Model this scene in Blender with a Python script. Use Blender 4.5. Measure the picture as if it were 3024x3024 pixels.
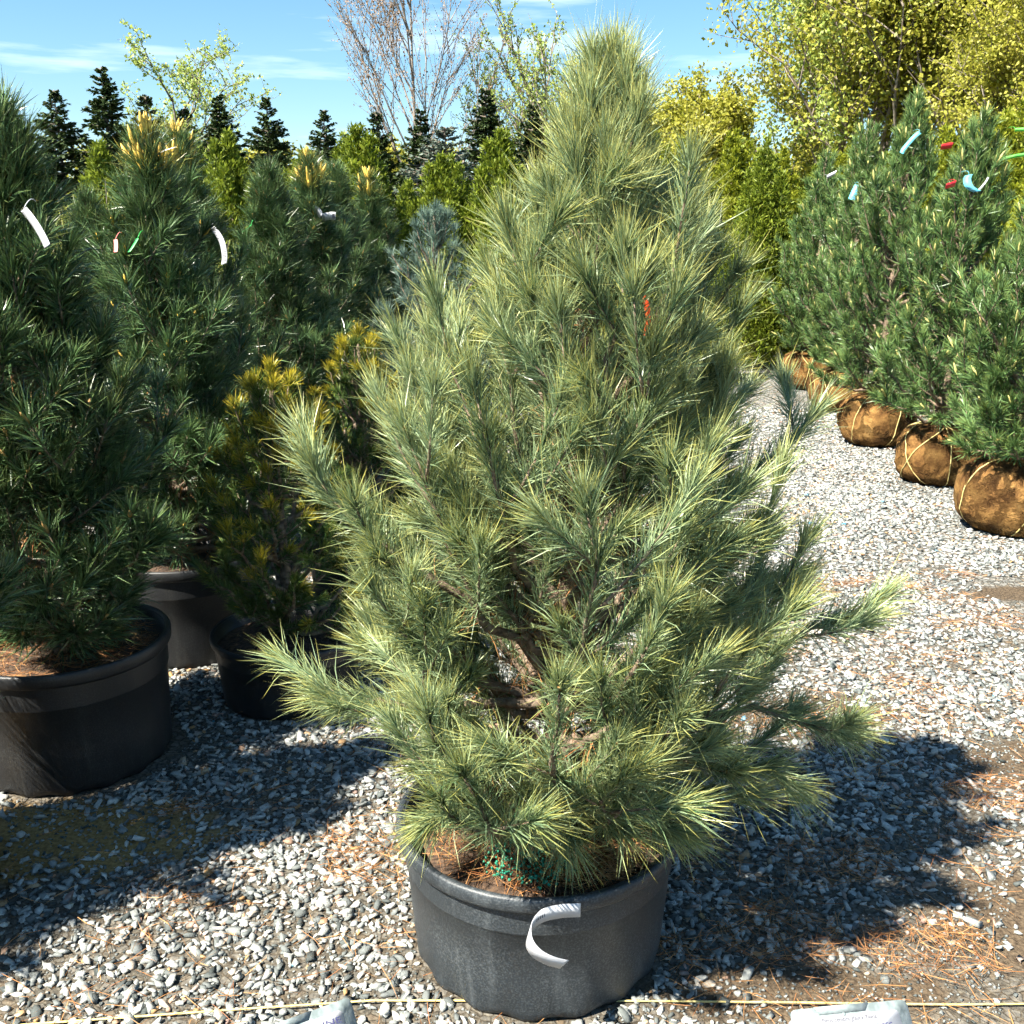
import bpy, math, random
import numpy as np
from mathutils import Vector, noise
rad = math.radians
for o in list(bpy.data.objects): bpy.data.objects.remove(o)
sc = bpy.context.scene
COL = sc.collection

# ------------------------------------------------------------ camera
cam_d = bpy.data.cameras.new('camera'); cam = bpy.data.objects.new('camera', cam_d); COL.objects.link(cam)
cam.location = (0, 0, 1.6); cam.rotation_euler = (rad(90 - 15.5), 0, 0)
cam_d.sensor_width = 36; cam_d.angle = 2 * math.atan(512 / 1005); cam_d.clip_start = .02; cam_d.clip_end = 3000
sc.camera = cam
# ------------------------------------------------------------ sky, sun, exposure
SUN_AZ, SUN_EL = 35, 53            # travel azimuth from +x towards +y, elevation
SKY_STRENGTH, SUN_STRENGTH, EXPOSURE = .050, 5.0, 1.95
world = bpy.data.worlds.new('World'); sc.world = world; world.use_nodes = True
wn, wl = world.node_tree.nodes, world.node_tree.links
wn.clear()
wout = wn.new('ShaderNodeOutputWorld'); wbg = wn.new('ShaderNodeBackground'); sky = wn.new('ShaderNodeTexSky')
sky.sky_type = 'NISHITA'; sky.sun_disc = False; sky.sun_elevation = rad(SUN_EL)
sky.sun_rotation = math.atan2(-math.cos(rad(SUN_AZ)), -math.sin(rad(SUN_AZ)))
sky.air_density = 1.0; sky.dust_density = .15; sky.ozone_density = 4.0
wbg.inputs['Strength'].default_value = SKY_STRENGTH
# thin cirrus wisps, stretched along the horizon, all round the sky
wtc = wn.new('ShaderNodeTexCoord'); wmap = wn.new('ShaderNodeMapping'); wmap.inputs['Scale'].default_value = (1.6, 1.6, 15)
wno = wn.new('ShaderNodeTexNoise'); wno.inputs['Scale'].default_value = 2.3; wno.inputs['Detail'].default_value = 6; wno.inputs['Roughness'].default_value = .55
wra = wn.new('ShaderNodeValToRGB'); wra.color_ramp.elements[0].position = .56; wra.color_ramp.elements[1].position = .85
wra.color_ramp.elements[1].color = (.75, .75, .75, 1)
wmx = wn.new('ShaderNodeMix'); wmx.data_type = 'RGBA'; wmx.inputs[7].default_value = (9.5, 10.2, 11.0, 1)
wl.new(wtc.outputs['Generated'], wmap.inputs['Vector']); wl.new(wmap.outputs[0], wno.inputs['Vector'])
wl.new(wno.outputs['Fac'], wra.inputs[0]); wl.new(wra.outputs[0], wmx.inputs[0]); whs = wn.new('ShaderNodeHueSaturation'); whs.inputs['Saturation'].default_value = 1.12; whs.inputs['Hue'].default_value = .487; wl.new(sky.outputs[0], whs.inputs['Color']); wl.new(whs.outputs[0], wmx.inputs[6])
wl.new(wmx.outputs[2], wbg.inputs['Color']); wl.new(wbg.outputs[0], wout.inputs[0])
sun_d = bpy.data.lights.new('sun', 'SUN'); sun_d.energy = SUN_STRENGTH; sun_d.angle = rad(.5); sun_d.color = (1, .94, .82)
sun = bpy.data.objects.new('sun', sun_d); COL.objects.link(sun)
Ld = Vector((math.cos(rad(SUN_AZ)) * math.cos(rad(SUN_EL)), math.sin(rad(SUN_AZ)) * math.cos(rad(SUN_EL)), -math.sin(rad(SUN_EL))))
sun.rotation_euler = Ld.to_track_quat('-Z', 'Y').to_euler(); sun.location = (-8, -6, 12)
vs = sc.view_settings; vs.view_transform = 'Standard'; vs.look = 'None'; vs.exposure = EXPOSURE; vs.gamma = 1
vs.use_curve_mapping = False
sc.render.engine = 'CYCLES'
cy = sc.cycles; cy.max_bounces = 3; cy.diffuse_bounces = 1; cy.use_adaptive_sampling = True; cy.adaptive_threshold = .03; cy.adaptive_min_samples = 12; cy.glossy_bounces = 1; cy.transmission_bounces = 2; cy.transparent_max_bounces = 2; cy.caustics_reflective = False; cy.caustics_refractive = False
sc.render.resolution_x = sc.render.resolution_y = 1024

# ------------------------------------------------------------ mesh helpers
R = np.random.default_rng(11)
UP = np.array([0, 0, 1.])
def nrm(a):
    a = np.asarray(a, float); return a / (np.linalg.norm(a, axis=-1, keepdims=True) + 1e-9)
class MB:
    """collects vertices, triangles, quads and per-vertex attributes into ONE mesh"""
    def __init__(s): s.v, s.t, s.q, s.n, s.a = [], [], [], 0, {}
    def add(s, V, T=None, Q=None, **attrs):
        V = np.asarray(V, float).reshape(-1, 3)
        if T is not None and len(T): s.t.append(np.asarray(T, int).reshape(-1, 3) + s.n)
        if Q is not None and len(Q): s.q.append(np.asarray(Q, int).reshape(-1, 4) + s.n)
        for k, val in attrs.items():
            s.a.setdefault(k, []).append((s.n, np.broadcast_to(np.asarray(val, float), (len(V),))))
        s.v.append(V); s.n += len(V); return s
    def mesh(s, name, mat, smooth=False):
        me = bpy.data.meshes.new(name)
        if not s.v: return me
        V = np.concatenate(s.v); T = np.concatenate(s.t) if s.t else np.zeros((0, 3), int); Q = np.concatenate(s.q) if s.q else np.zeros((0, 4), int)
        loops = np.concatenate([T.ravel(), Q.ravel()]); starts = np.concatenate([np.arange(len(T)) * 3, len(T) * 3 + np.arange(len(Q)) * 4])
        me.vertices.add(len(V)); me.vertices.foreach_set('co', V.ravel().astype(np.float32))
        me.loops.add(len(loops)); me.loops.foreach_set('vertex_index', loops.astype(np.int32))
        me.polygons.add(len(starts)); me.polygons.foreach_set('loop_start', starts.astype(np.int32))
        if smooth: me.polygons.foreach_set('use_smooth', np.ones(len(starts), bool))
        for k, lst in s.a.items():
            arr = np.zeros(len(V), np.float32)
            for n0, val in lst: arr[n0:n0 + len(val)] = val
            me.attributes.new(k, 'FLOAT', 'POINT').data.foreach_set('value', arr)
        me.update(calc_edges=True); me.materials.append(mat); return me
    def build(s, name, mat, parent=None, smooth=False, **props):
        return link(name, s.mesh(name, mat, smooth), parent, **props)
def link(name, me, parent=None, **props):
    o = bpy.data.objects.new(name, me); COL.objects.link(o)
    if parent is not None: o.parent = parent
    for k, v in props.items(): o[k] = v
    return o
def thing(name, label, cat, loc=(0, 0, 0), rz=0, group=None):
    o = link(name, None); o.location = loc; o.rotation_euler = (0, 0, rz); o['label'] = label; o['category'] = cat
    if group: o['group'] = group
    return o
KIDS = {}
def children(o): return [c for c in bpy.data.objects if c.parent == o]
def tree_of(o):
    if o.name not in KIDS:
        ch = children(o); KIDS[o.name] = [(c, children(c)) for c in ch]
    return KIDS[o.name]
def dup(root, loc, rz, scale=1, label=None, group=None, skip=()):
    r = root.copy(); COL.objects.link(r); r.location = loc; r.rotation_euler = (0, 0, rz); r.scale = (scale,) * 3 if not isinstance(scale, tuple) else scale
    if label: r['label'] = label
    if group: r['group'] = group
    for ch, gs in tree_of(root):
        if ch.name.split('.')[0] in skip: continue
        c = ch.copy(); COL.objects.link(c); c.parent = r
        for g in gs:
            d = g.copy(); COL.objects.link(d); d.parent = c
    return r

def frames(P):
    P = np.asarray(P, float); T = nrm(np.gradient(P, axis=0))
    ref = np.where(np.abs(T[:, 2:3]) > .9, np.array([[1., 0, 0]]), np.array([[0, 0, 1.]]))
    A = nrm(np.cross(T, ref)); B = np.cross(T, A); return T, A, B
def tube(mb, P, rads, sides=6, cap=True, **at):
    P = np.asarray(P, float); n = len(P); rads = np.broadcast_to(np.asarray(rads, float), (n,))
    T, A, B = frames(P); an = np.arange(sides) * 2 * math.pi / sides
    V = (P[:, None] + (A[:, None] * np.cos(an)[None, :, None] + B[:, None] * np.sin(an)[None, :, None]) * rads[:, None, None]).reshape(-1, 3)
    i, j = np.meshgrid(np.arange(n - 1), np.arange(sides), indexing='ij'); j2 = (j + 1) % sides
    Q = np.stack([i * sides + j, i * sides + j2, (i + 1) * sides + j2, (i + 1) * sides + j], -1).reshape(-1, 4)
    Tt = []
    if cap:
        V = np.vstack([V, P[0], P[-1]]); a = n * sides
        for k in range(sides):
            Tt += [(a, (k + 1) % sides, k), (a + 1, (n - 1) * sides + k, (n - 1) * sides + (k + 1) % sides)]
    mb.add(V, Tt, Q, **at)
def bez(p0, p1, p2, n=8):
    t = np.linspace(0, 1, n)[:, None]
    return (1 - t) ** 2 * np.asarray(p0) + 2 * t * (1 - t) * np.asarray(p1) + t ** 2 * np.asarray(p2)
def lathe(mb, prof, sides=64, wob=None, **at):
    prof = np.asarray(prof, float); n = len(prof); an = np.arange(sides) * 2 * math.pi / sides
    V = np.stack([prof[:, 0:1] * np.cos(an), prof[:, 0:1] * np.sin(an), np.repeat(prof[:, 1:2], sides, 1)], -1)
    if wob is not None: V = wob(V)
    i, j = np.meshgrid(np.arange(n - 1), np.arange(sides), indexing='ij'); j2 = (j + 1) % sides
    Q = np.stack([i * sides + j, i * sides + j2, (i + 1) * sides + j2, (i + 1) * sides + j], -1).reshape(-1, 4)
    mb.add(V.reshape(-1, 3), None, Q, **at)

# ------------------------------------------------------------ materials
def mat(name):
    m = bpy.data.materials.new(name); m.use_nodes = True; nt = m.node_tree; b = nt.nodes['Principled BSDF']
    return m, nt, b
def N(nt, t, **kw):
    n = nt.nodes.new(t)
    for k, v in kw.items(): setattr(n, k, v)
    return n
def ramp(nt, fac, stops):
    r = N(nt, 'ShaderNodeValToRGB'); e = r.color_ramp.elements
    while len(e) < len(stops): e.new(.5)
    for el, (p, c) in zip(e, stops): el.position = p; el.color = (*c, 1)
    nt.links.new(fac, r.inputs[0]); return r.outputs[0]
def mixc(nt, fac, a, b, mode='MIX'):
    m = N(nt, 'ShaderNodeMix', data_type='RGBA', blend_type=mode)
    for idx, v in ((0, fac), (6, a), (7, b)):
        if hasattr(v, 'links'): nt.links.new(v, m.inputs[idx])
        else: m.inputs[idx].default_value = v if idx == 0 else (*v, 1)
    return m.outputs[2]
def attr(nt, name): return N(nt, 'ShaderNodeAttribute', attribute_name=name).outputs['Fac']
def needle_mat(name, c_lo, c_hi, c_tip, rough=.42, trans=.22, spec=.5):
    m, nt, b = mat(name)
    c = ramp(nt, attr(nt, 'rnd'), [(0, c_lo), (1, c_hi)])
    c = mixc(nt, attr(nt, 'tip'), c, c_tip)
    nt.links.new(c, b.inputs['Base Color']); b.inputs['Roughness'].default_value = rough; b.inputs['Specular IOR Level'].default_value = spec
    tr = N(nt, 'ShaderNodeBsdfTranslucent'); nt.links.new(c, tr.inputs[0])
    mx = N(nt, 'ShaderNodeMixShader'); mx.inputs[0].default_value = trans
    nt.links.new(b.outputs[0], mx.inputs[1]); nt.links.new(tr.outputs[0], mx.inputs[2]); nt.links.new(mx.outputs[0], nt.nodes['Material Output'].inputs[0])
    return m
def plain(name, c1, c2=None, rough=.7, scale=30, bump=0, spec=.5, metal=0):
    m, nt, b = mat(name); b.inputs['Roughness'].default_value = rough; b.inputs['Specular IOR Level'].default_value = spec; b.inputs['Metallic'].default_value = metal
    if c2 is None: b.inputs['Base Color'].default_value = (*c1, 1); return m
    tc = N(nt, 'ShaderNodeTexCoord'); no = N(nt, 'ShaderNodeTexNoise'); no.inputs['Scale'].default_value = scale; no.inputs['Detail'].default_value = 5
    nt.links.new(tc.outputs['Object'], no.inputs['Vector'])
    nt.links.new(ramp(nt, no.outputs['Fac'], [(.35, c1), (.65, c2)]), b.inputs['Base Color'])
    if bump:
        bp = N(nt, 'ShaderNodeBump'); bp.inputs['Strength'].default_value = bump; bp.inputs['Distance'].default_value = .01
        nt.links.new(no.outputs['Fac'], bp.inputs['Height']); nt.links.new(bp.outputs[0], b.inputs['Normal'])
    return m
M = {}
M['needle_main'] = needle_mat('needle_main', (.05, .12, .055), (.37, .48, .28), (.66, .58, .12), rough=.36, trans=.28)
M['needle_left'] = needle_mat('needle_left', (.006, .028, .012), (.115, .215, .085), (.50, .42, .06), rough=.32, trans=.12, spec=.6)
M['needle_gold'] = needle_mat('needle_gold', (.015, .05, .012), (.10, .18, .045), (.75, .56, .02), rough=.36, trans=.18)
M['needle_right'] = needle_mat('needle_right', (.02, .07, .022), (.16, .29, .10), (.52, .50, .08), rough=.38, trans=.18)
M['needle_blue'] = needle_mat('needle_blue', (.08, .14, .11), (.17, .25, .20), (.35, .36, .15), rough=.4)
M['bark'] = plain('pine_bark', (.10, .068, .045), (.27, .20, .14), .85, 60, .6)
M['bark_far'] = plain('grey_bark', (.13, .10, .075), (.26, .22, .18), .9, 12, .3)
M['bark_pale'] = plain('pale_bark', (.16, .13, .11), (.30, .26, .22), .9, 6, .3)
M['bud'] = plain('bud_tan', (.36, .20, .07), (.52, .33, .12), .6, 200)
M['bud_gold'] = plain('bud_gold', (.60, .36, .05), (.70, .50, .10), .6, 200)
M['candle'] = plain('pale_candle', (.50, .45, .13), (.62, .55, .22), .6, 200)
M['cone'] = plain('pine_cone', (.22, .15, .13), (.42, .32, .29), .8, 80, .4)
M['cedar'] = needle_mat('cedar_sprays', (.045, .085, .006), (.23, .29, .025), (.42, .42, .05), rough=.55, trans=.3, spec=.3)
M['cedar_y'] = needle_mat('cedar_sprays_yellow', (.08, .12, .006), (.34, .37, .025), (.5, .46, .05), rough=.55, trans=.3, spec=.3)
M['feather'] = needle_mat('feathery_olive', (.13, .16, .03), (.27, .29, .06), (.3, .29, .1), rough=.6, trans=.3, spec=.3)
M['spruce'] = needle_mat('spruce_needles', (.016, .034, .010), (.06, .10, .028), (.1, .12, .04), rough=.6, trans=.1, spec=.3)
M['spruce_blue'] = needle_mat('spruce_blue_needles', (.07, .10, .075), (.15, .19, .15), (.2, .24, .18), rough=.6, trans=.1, spec=.3)
M['leaf_pale'] = needle_mat('leaf_pale', (.24, .32, .05), (.46, .54, .14), (.4, .4, .2), rough=.5, trans=.4, spec=.4)
M['leaf_yellow'] = needle_mat('leaf_yellow', (.21, .23, .02), (.50, .47, .08), (.5, .42, .1), rough=.5, trans=.4, spec=.4)
M['leaf_bud'] = needle_mat('leaf_bud', (.24, .15, .10), (.42, .30, .20), (.4, .3, .2), rough=.6, trans=.3, spec=.3)
M['dry'] = needle_mat('dry_needles', (.22, .075, .025), (.50, .26, .10), (.5, .3, .1), rough=.6, trans=.1, spec=.3)
M['straw'] = plain('twine_straw', (.52, .40, .13), (.66, .55, .24), .7, 90)
M['white_tag'] = plain('white_plastic', (.48, .49, .52), (.54, .55, .58), .4, 30)
M['cyan_tag'] = plain('cyan_plastic', (.10, .42, .55), (.16, .50, .62), .4, 30)
M['red_tag'] = plain('red_plastic', (.60, .02, .03), (.68, .03, .04), .4, 30)
M['orange_tag'] = plain('orange_ribbon', (.62, .06, .015), (.70, .09, .02), .4, 30)
M['green_tag'] = plain('green_plastic', (.02, .36, .06), (.05, .45, .08), .4, 30)
M['lime_tag'] = plain('lime_plastic', (.10, .62, .08), (.16, .7, .10), .4, 30)
M['pink_tag'] = plain('pink_plastic', (.75, .22, .20), (.8, .3, .26), .4, 30)
M['ink'] = plain('ink', (.05, .05, .07)); M['ink_blue'] = plain('ink_blue', (.035, .035, .11))
M['paper'] = plain('paper_label', (.30, .31, .34), (.34, .35, .38), .5, 40)
M['pellet'] = plain('teal_pellets', (.01, .16, .09), (.02, .30, .18), .5, 90)
M['zinc'] = plain('galvanised', (.13, .165, .17), (.24, .28, .29), .75, 55, .15, metal=0)
M['soil'] = plain('potting_soil', (.025, .015, .01), (.10, .06, .035), .95, 70, 1)

def pot_mat(name, base, dust, amt):
    m, nt, b = mat(name); tc = N(nt, 'ShaderNodeTexCoord')
    n1 = N(nt, 'ShaderNodeTexNoise'); n1.inputs['Scale'].default_value = 240; n1.inputs['Detail'].default_value = 3
    mp = N(nt, 'ShaderNodeMapping'); mp.inputs['Scale'].default_value = (26, 26, 1.6)
    n2 = N(nt, 'ShaderNodeTexNoise'); n2.inputs['Scale'].default_value = 1; n2.inputs['Detail'].default_value = 6; n2.inputs['Roughness'].default_value = .65
    n3 = N(nt, 'ShaderNodeTexNoise'); n3.inputs['Scale'].default_value = 5; n3.inputs['Detail'].default_value = 5
    L = nt.links
    L.new(tc.outputs['Object'], n1.inputs['Vector']); L.new(tc.outputs['Object'], mp.inputs[0]); L.new(mp.outputs[0], n2.inputs['Vector']); L.new(tc.outputs['Object'], n3.inputs['Vector'])
    streak = ramp(nt, n2.outputs['Fac'], [(.52, (0, 0, 0)), (.78, (1, 1, 1))])
    patch = ramp(nt, n3.outputs['Fac'], [(.35, (.25,) * 3), (.7, (1,) * 3)])
    speck = ramp(nt, n1.outputs['Fac'], [(.45, (.15,) * 3), (.72, (1,) * 3)])
    a = mixc(nt, 1.0, patch, speck, 'MULTIPLY'); a = mixc(nt, .45, a, streak, 'ADD')
    f = N(nt, 'ShaderNodeMath', operation='MULTIPLY'); f.inputs[1].default_value = amt; L.new(a, f.inputs[0])
    L.new(mixc(nt, f.outputs[0], base, dust), b.inputs['Base Color'])
    b.inputs['Roughness'].default_value = .5
    bp = N(nt, 'ShaderNodeBump'); bp.inputs['Strength'].default_value = .25; bp.inputs['Distance'].default_value = .002
    L.new(n1.outputs['Fac'], bp.inputs['Height']); L.new(bp.outputs[0], b.inputs['Normal'])
    return m
M['pot'] = pot_mat('black_plastic_dusty', (.014, .019, .024), (.17, .19, .20), .6)
M['pot_dark'] = pot_mat('black_plastic', (.006, .007, .009), (.12, .12, .11), .28)
M['pot_grey'] = pot_mat('grey_plastic', (.20, .22, .25), (.42, .43, .43), .6)

def burlap():
    m, nt, b = mat('burlap'); L = nt.links; tc = N(nt, 'ShaderNodeTexCoord')
    n1 = N(nt, 'ShaderNodeTexNoise'); n1.inputs['Scale'].default_value = 7; n1.inputs['Detail'].default_value = 9; n1.inputs['Roughness'].default_value = .72
    n2 = N(nt, 'ShaderNodeTexNoise'); n2.inputs['Scale'].default_value = 130; n2.inputs['Detail'].default_value = 2
    L.new(tc.outputs['Object'], n1.inputs['Vector']); L.new(tc.outputs['Object'], n2.inputs['Vector'])
    c = ramp(nt, n1.outputs['Fac'], [(.30, (.055, .026, .010)), (.43, (.15, .075, .026)), (.54, (.25, .135, .045)), (.62, (.36, .205, .07)), (.75, (.46, .31, .13))])
    c = mixc(nt, .5, c, ramp(nt, n2.outputs['Fac'], [(.3, (.45,) * 3), (.7, (1.2,) * 3)]), 'MULTIPLY')
    L.new(c, b.inputs['Base Color']); b.inputs['Roughness'].default_value = .95; b.inputs['Specular IOR Level'].default_value = .1
    vc = N(nt, 'ShaderNodeTexVoronoi', feature='DISTANCE_TO_EDGE'); vc.inputs['Scale'].default_value = 5.5
    dv = N(nt, 'ShaderNodeVectorMath', operation='ADD'); ds = N(nt, 'ShaderNodeVectorMath', operation='SCALE'); ds.inputs['Scale'].default_value = .35; L.new(n1.outputs['Color'], ds.inputs[0]); L.new(tc.outputs['Object'], dv.inputs[0]); L.new(ds.outputs[0], dv.inputs[1]); L.new(dv.outputs[0], vc.inputs['Vector'])
    cr = N(nt, 'ShaderNodeMapRange'); cr.inputs[2].default_value = .14; cr.inputs[4].default_value = 1.4; L.new(vc.outputs['Distance'], cr.inputs[0])
    a0 = N(nt, 'ShaderNodeMath', operation='ADD'); L.new(n1.outputs['Fac'], a0.inputs[0]); L.new(cr.outputs[0], a0.inputs[1])
    ad = N(nt, 'ShaderNodeMath', operation='MULTIPLY_ADD'); L.new(n2.outputs['Fac'], ad.inputs[0]); ad.inputs[1].default_value = .35; L.new(a0.outputs[0], ad.inputs[2])
    bp = N(nt, 'ShaderNodeBump'); bp.inputs['Strength'].default_value = 1; bp.inputs['Distance'].default_value = .03
    L.new(ad.outputs[0], bp.inputs['Height']); L.new(bp.outputs[0], b.inputs['Normal']); return m
M['burlap'] = burlap()
def stone_mat():
    m, nt, b = mat('crushed_stone'); L = nt.links
    c = ramp(nt, attr(nt, 'rnd'), [(0, (.045, .055, .053)), (.3, (.18, .195, .19)), (.62, (.35, .36, .34)), (.90, (.53, .52, .48)), (.935, (.40, .24, .10)), (.965, (.33, .22, .18)), (.9985, (.36, .35, .30)), (1, (.04, .22, .34))])
    tc = N(nt, 'ShaderNodeTexCoord'); n1 = N(nt, 'ShaderNodeTexNoise'); n1.inputs['Scale'].default_value = 160; n1.inputs['Detail'].default_value = 4
    L.new(tc.outputs['Object'], n1.inputs['Vector'])
    L.new(mixc(nt, .6, c, ramp(nt, n1.outputs['Fac'], [(.3, (.6,) * 3), (.7, (1.15,) * 3)]), 'MULTIPLY'), b.inputs['Base Color'])
    b.inputs['Roughness'].default_value = .8; b.inputs['Specular IOR Level'].default_value = .3
    bp = N(nt, 'ShaderNodeBump'); bp.inputs['Strength'].default_value = .4; bp.inputs['Distance'].default_value = .003
    L.new(n1.outputs['Fac'], bp.inputs['Height']); L.new(bp.outputs[0], b.inputs['Normal']); return m
M['stone'] = stone_mat()
# patches of bare ground (x, y, rx, ry): a tan dirt spill beside the big pot and damp earth in the lane
DIRT = [(-1.25, 2.42, .50, .20, 0), (1.62, 2.80, .28, .16, 1), (1.02, 3.15, .34, .20, 1), (.62, 1.83, .34, .10, 1), (1.30, 2.05, .30, .22, 1), (2.35, 4.35, .3, .12, 1)]
def ground_mat():
    m, nt, b = mat('gravel_ground'); L = nt.links
    tc = N(nt, 'ShaderNodeTexCoord'); P = tc.outputs['Object']
    vo = N(nt, 'ShaderNodeTexVoronoi'); vo.inputs['Scale'].default_value = 48; L.new(P, vo.inputs['Vector'])
    ve = N(nt, 'ShaderNodeTexVoronoi', feature='DISTANCE_TO_EDGE'); ve.inputs['Scale'].default_value = 48; L.new(P, ve.inputs['Vector'])
    sep = N(nt, 'ShaderNodeSeparateColor'); L.new(vo.outputs['Color'], sep.inputs[0])
    st = ramp(nt, sep.outputs[0], [(0, (.08, .09, .085)), (.4, (.24, .25, .24)), (.8, (.40, .39, .36)), (.9, (.28, .19, .11)), (1, (.32, .30, .26))])
    edge = ramp(nt, ve.outputs['Distance'], [(.02, (0,) * 3), (.12, (1,) * 3)])
    nb = N(nt, 'ShaderNodeTexNoise'); nb.inputs['Scale'].default_value = 1.1; nb.inputs['Detail'].default_value = 6; nb.inputs['Roughness'].default_value = .6; L.new(P, nb.inputs['Vector'])
    nf = N(nt, 'ShaderNodeTexNoise'); nf.inputs['Scale'].default_value = 90; nf.inputs['Detail'].default_value = 5; L.new(P, nf.inputs['Vector'])
    soil = ramp(nt, nf.outputs['Fac'], [(.3, (.022, .017, .011)), (.5, (.065, .052, .036)), (.72, (.15, .13, .095))])
    gravel = mixc(nt, edge, (.05, .042, .032), st)
    bare = ramp(nt, nb.outputs['Fac'], [(.52, (0,) * 3), (.66, (.85,) * 3)])
    # close to the walkway edge the stones lie as loose pieces on soil; the material carries the packed gravel further off
    sx = N(nt, 'ShaderNodeSeparateXYZ'); L.new(P, sx.inputs[0])
    mr = N(nt, 'ShaderNodeMapRange'); mr.inputs[1].default_value = 3.2; mr.inputs[2].default_value = 6.0; mr.inputs[3].default_value = .8; mr.inputs[4].default_value = 0; L.new(sx.outputs['Y'], mr.inputs[0])
    mx = N(nt, 'ShaderNodeMath', operation='MAXIMUM'); L.new(bare, mx.inputs[0]); L.new(mr.outputs[0], mx.inputs[1])
    col = mixc(nt, mx.outputs[0], gravel, soil)
    for (x, y, rx, ry, k) in DIRT:
        s = N(nt, 'ShaderNodeVectorMath', operation='SUBTRACT'); L.new(P, s.inputs[0]); s.inputs[1].default_value = (x, y, 0)
        d = N(nt, 'ShaderNodeVectorMath', operation='DIVIDE'); L.new(s.outputs[0], d.inputs[0]); d.inputs[1].default_value = (rx, ry, 1)
        ln = N(nt, 'ShaderNodeVectorMath', operation='LENGTH'); L.new(d.outputs[0], ln.inputs[0])
        n4 = N(nt, 'ShaderNodeTexNoise'); n4.inputs['Scale'].default_value = 9; n4.inputs['Detail'].default_value = 4; L.new(P, n4.inputs['Vector'])
        ad = N(nt, 'ShaderNodeMath', operation='ADD'); L.new(ln.outputs['Value'], ad.inputs[0]); L.new(n4.outputs['Fac'], ad.inputs[1])
        f = ramp(nt, ad.outputs[0], [(.80, (1,) * 3), (1.0, (0,) * 3)]) if False else N(nt, 'ShaderNodeMapRange')
        f.inputs[1].default_value = 1.25; f.inputs[2].default_value = 1.6; f.inputs[3].default_value = 1; f.inputs[4].default_value = 0; L.new(ad.outputs[0], f.inputs[0])
        c = ramp(nt, nf.outputs['Fac'], [(.3, (.16, .09, .03)), (.7, (.34, .22, .08))] if k == 0 else [(.3, (.03, .02, .012)), (.7, (.13, .095, .06))])
        col = mixc(nt, f.outputs[0], col, c)
    far = N(nt, 'ShaderNodeMapRange'); far.inputs[1].default_value = 17; far.inputs[2].default_value = 20; L.new(sx.outputs['Y'], far.inputs[0])
    col = mixc(nt, far.outputs[0], col, ramp(nt, nb.outputs['Fac'], [(.3, (.06, .075, .02)), (.7, (.14, .15, .04))]))
    L.new(col, b.inputs['Base Color']); b.inputs['Roughness'].default_value = .9; b.inputs['Specular IOR Level'].default_value = .25
    hh = mixc(nt, mx.outputs[0], mixc(nt, .3, edge, nf.outputs['Color']), nf.outputs['Color'])
    bp = N(nt, 'ShaderNodeBump'); bp.inputs['Strength'].default_value = .8; bp.inputs['Distance'].default_value = .012
    L.new(hh, bp.inputs['Height']); L.new(bp.outputs[0], b.inputs['Normal']); return m
M['ground'] = ground_mat()

# ------------------------------------------------------------ ground, gravel
g = MB()
xs = np.array([-900, -60, -10, -4, 0, 4, 10, 60, 900.]); ys = np.array([-300, -10, 0, 3, 6, 10, 20, 60, 1500.])
gx, gy = np.meshgrid(xs, ys); nx = len(xs)
g.add(np.stack([gx.ravel(), gy.ravel(), 0 * gx.ravel()], -1), None, [(r * nx + c, r * nx + c + 1, (r + 1) * nx + c + 1, (r + 1) * nx + c) for r in range(len(ys) - 1) for c in range(nx - 1)])
ground = g.build('ground', M['ground'], kind='structure')

POTS = [(.06, 2.03, .29), (-1.36, 2.90, .30), (-1.30, 3.80, .28), (-.80, 3.34, .24), (-1.57, 2.10, .29)]
# icosahedron stones with broken, angular faces
ph = (1 + 5 ** .5) / 2
ICO = nrm(np.array([(-1, ph, 0), (1, ph, 0), (-1, -ph, 0), (1, -ph, 0), (0, -1, ph), (0, 1, ph), (0, -1, -ph), (0, 1, -ph), (ph, 0, -1), (ph, 0, 1), (-ph, 0, -1), (-ph, 0, 1)], float))
ICF = np.array([(0, 11, 5), (0, 5, 1), (0, 1, 7), (0, 7, 10), (0, 10, 11), (1, 5, 9), (5, 11, 4), (11, 10, 2), (10, 7, 6), (7, 1, 8), (3, 9, 4), (3, 4, 2), (3, 2, 6), (3, 6, 8), (3, 8, 9), (4, 9, 5), (2, 4, 11), (6, 2, 10), (8, 6, 7), (9, 8, 1)])
def sample_noise(x, y, s, o): return noise.noise(Vector((x * s + o, y * s - o, o)))
NPRO = 40
CUB = np.array([(x, y, z) for x in (-1, 1) for y in (-1, 1) for z in (-1, 1)], float) * .68; CUF = np.array([(0, 1, 3), (0, 3, 2), (4, 6, 7), (4, 7, 5), (0, 4, 5), (0, 5, 1), (2, 3, 7), (2, 7, 6), (0, 2, 6), (0, 6, 4), (1, 5, 7), (1, 7, 3)])
PF = [CUF if k % 5 < 3 else ICF for k in range(NPRO)]
protos = [(CUB * R.uniform(.6, 1.25, (8, 1)) + R.normal(0, .2, (8, 3))) * np.array([1.2, R.uniform(.5, .9), R.uniform(.35, .6)]) if k % 5 < 3 else (ICO * R.uniform(.62, 1.3, (12, 1)) + R.normal(0, .13, (12, 3))) * np.array([1.1, R.uniform(.45, .9), R.uniform(.28, .55)]) for k in range(NPRO)]
cand = []
def in_dirt(x, y):
    for (cx, cy, rx, ry, k) in DIRT:
        d = ((x - cx) / rx) ** 2 + ((y - cy) / ry) ** 2
        if d < 1: return 1 - d * .6
    return 0
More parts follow.
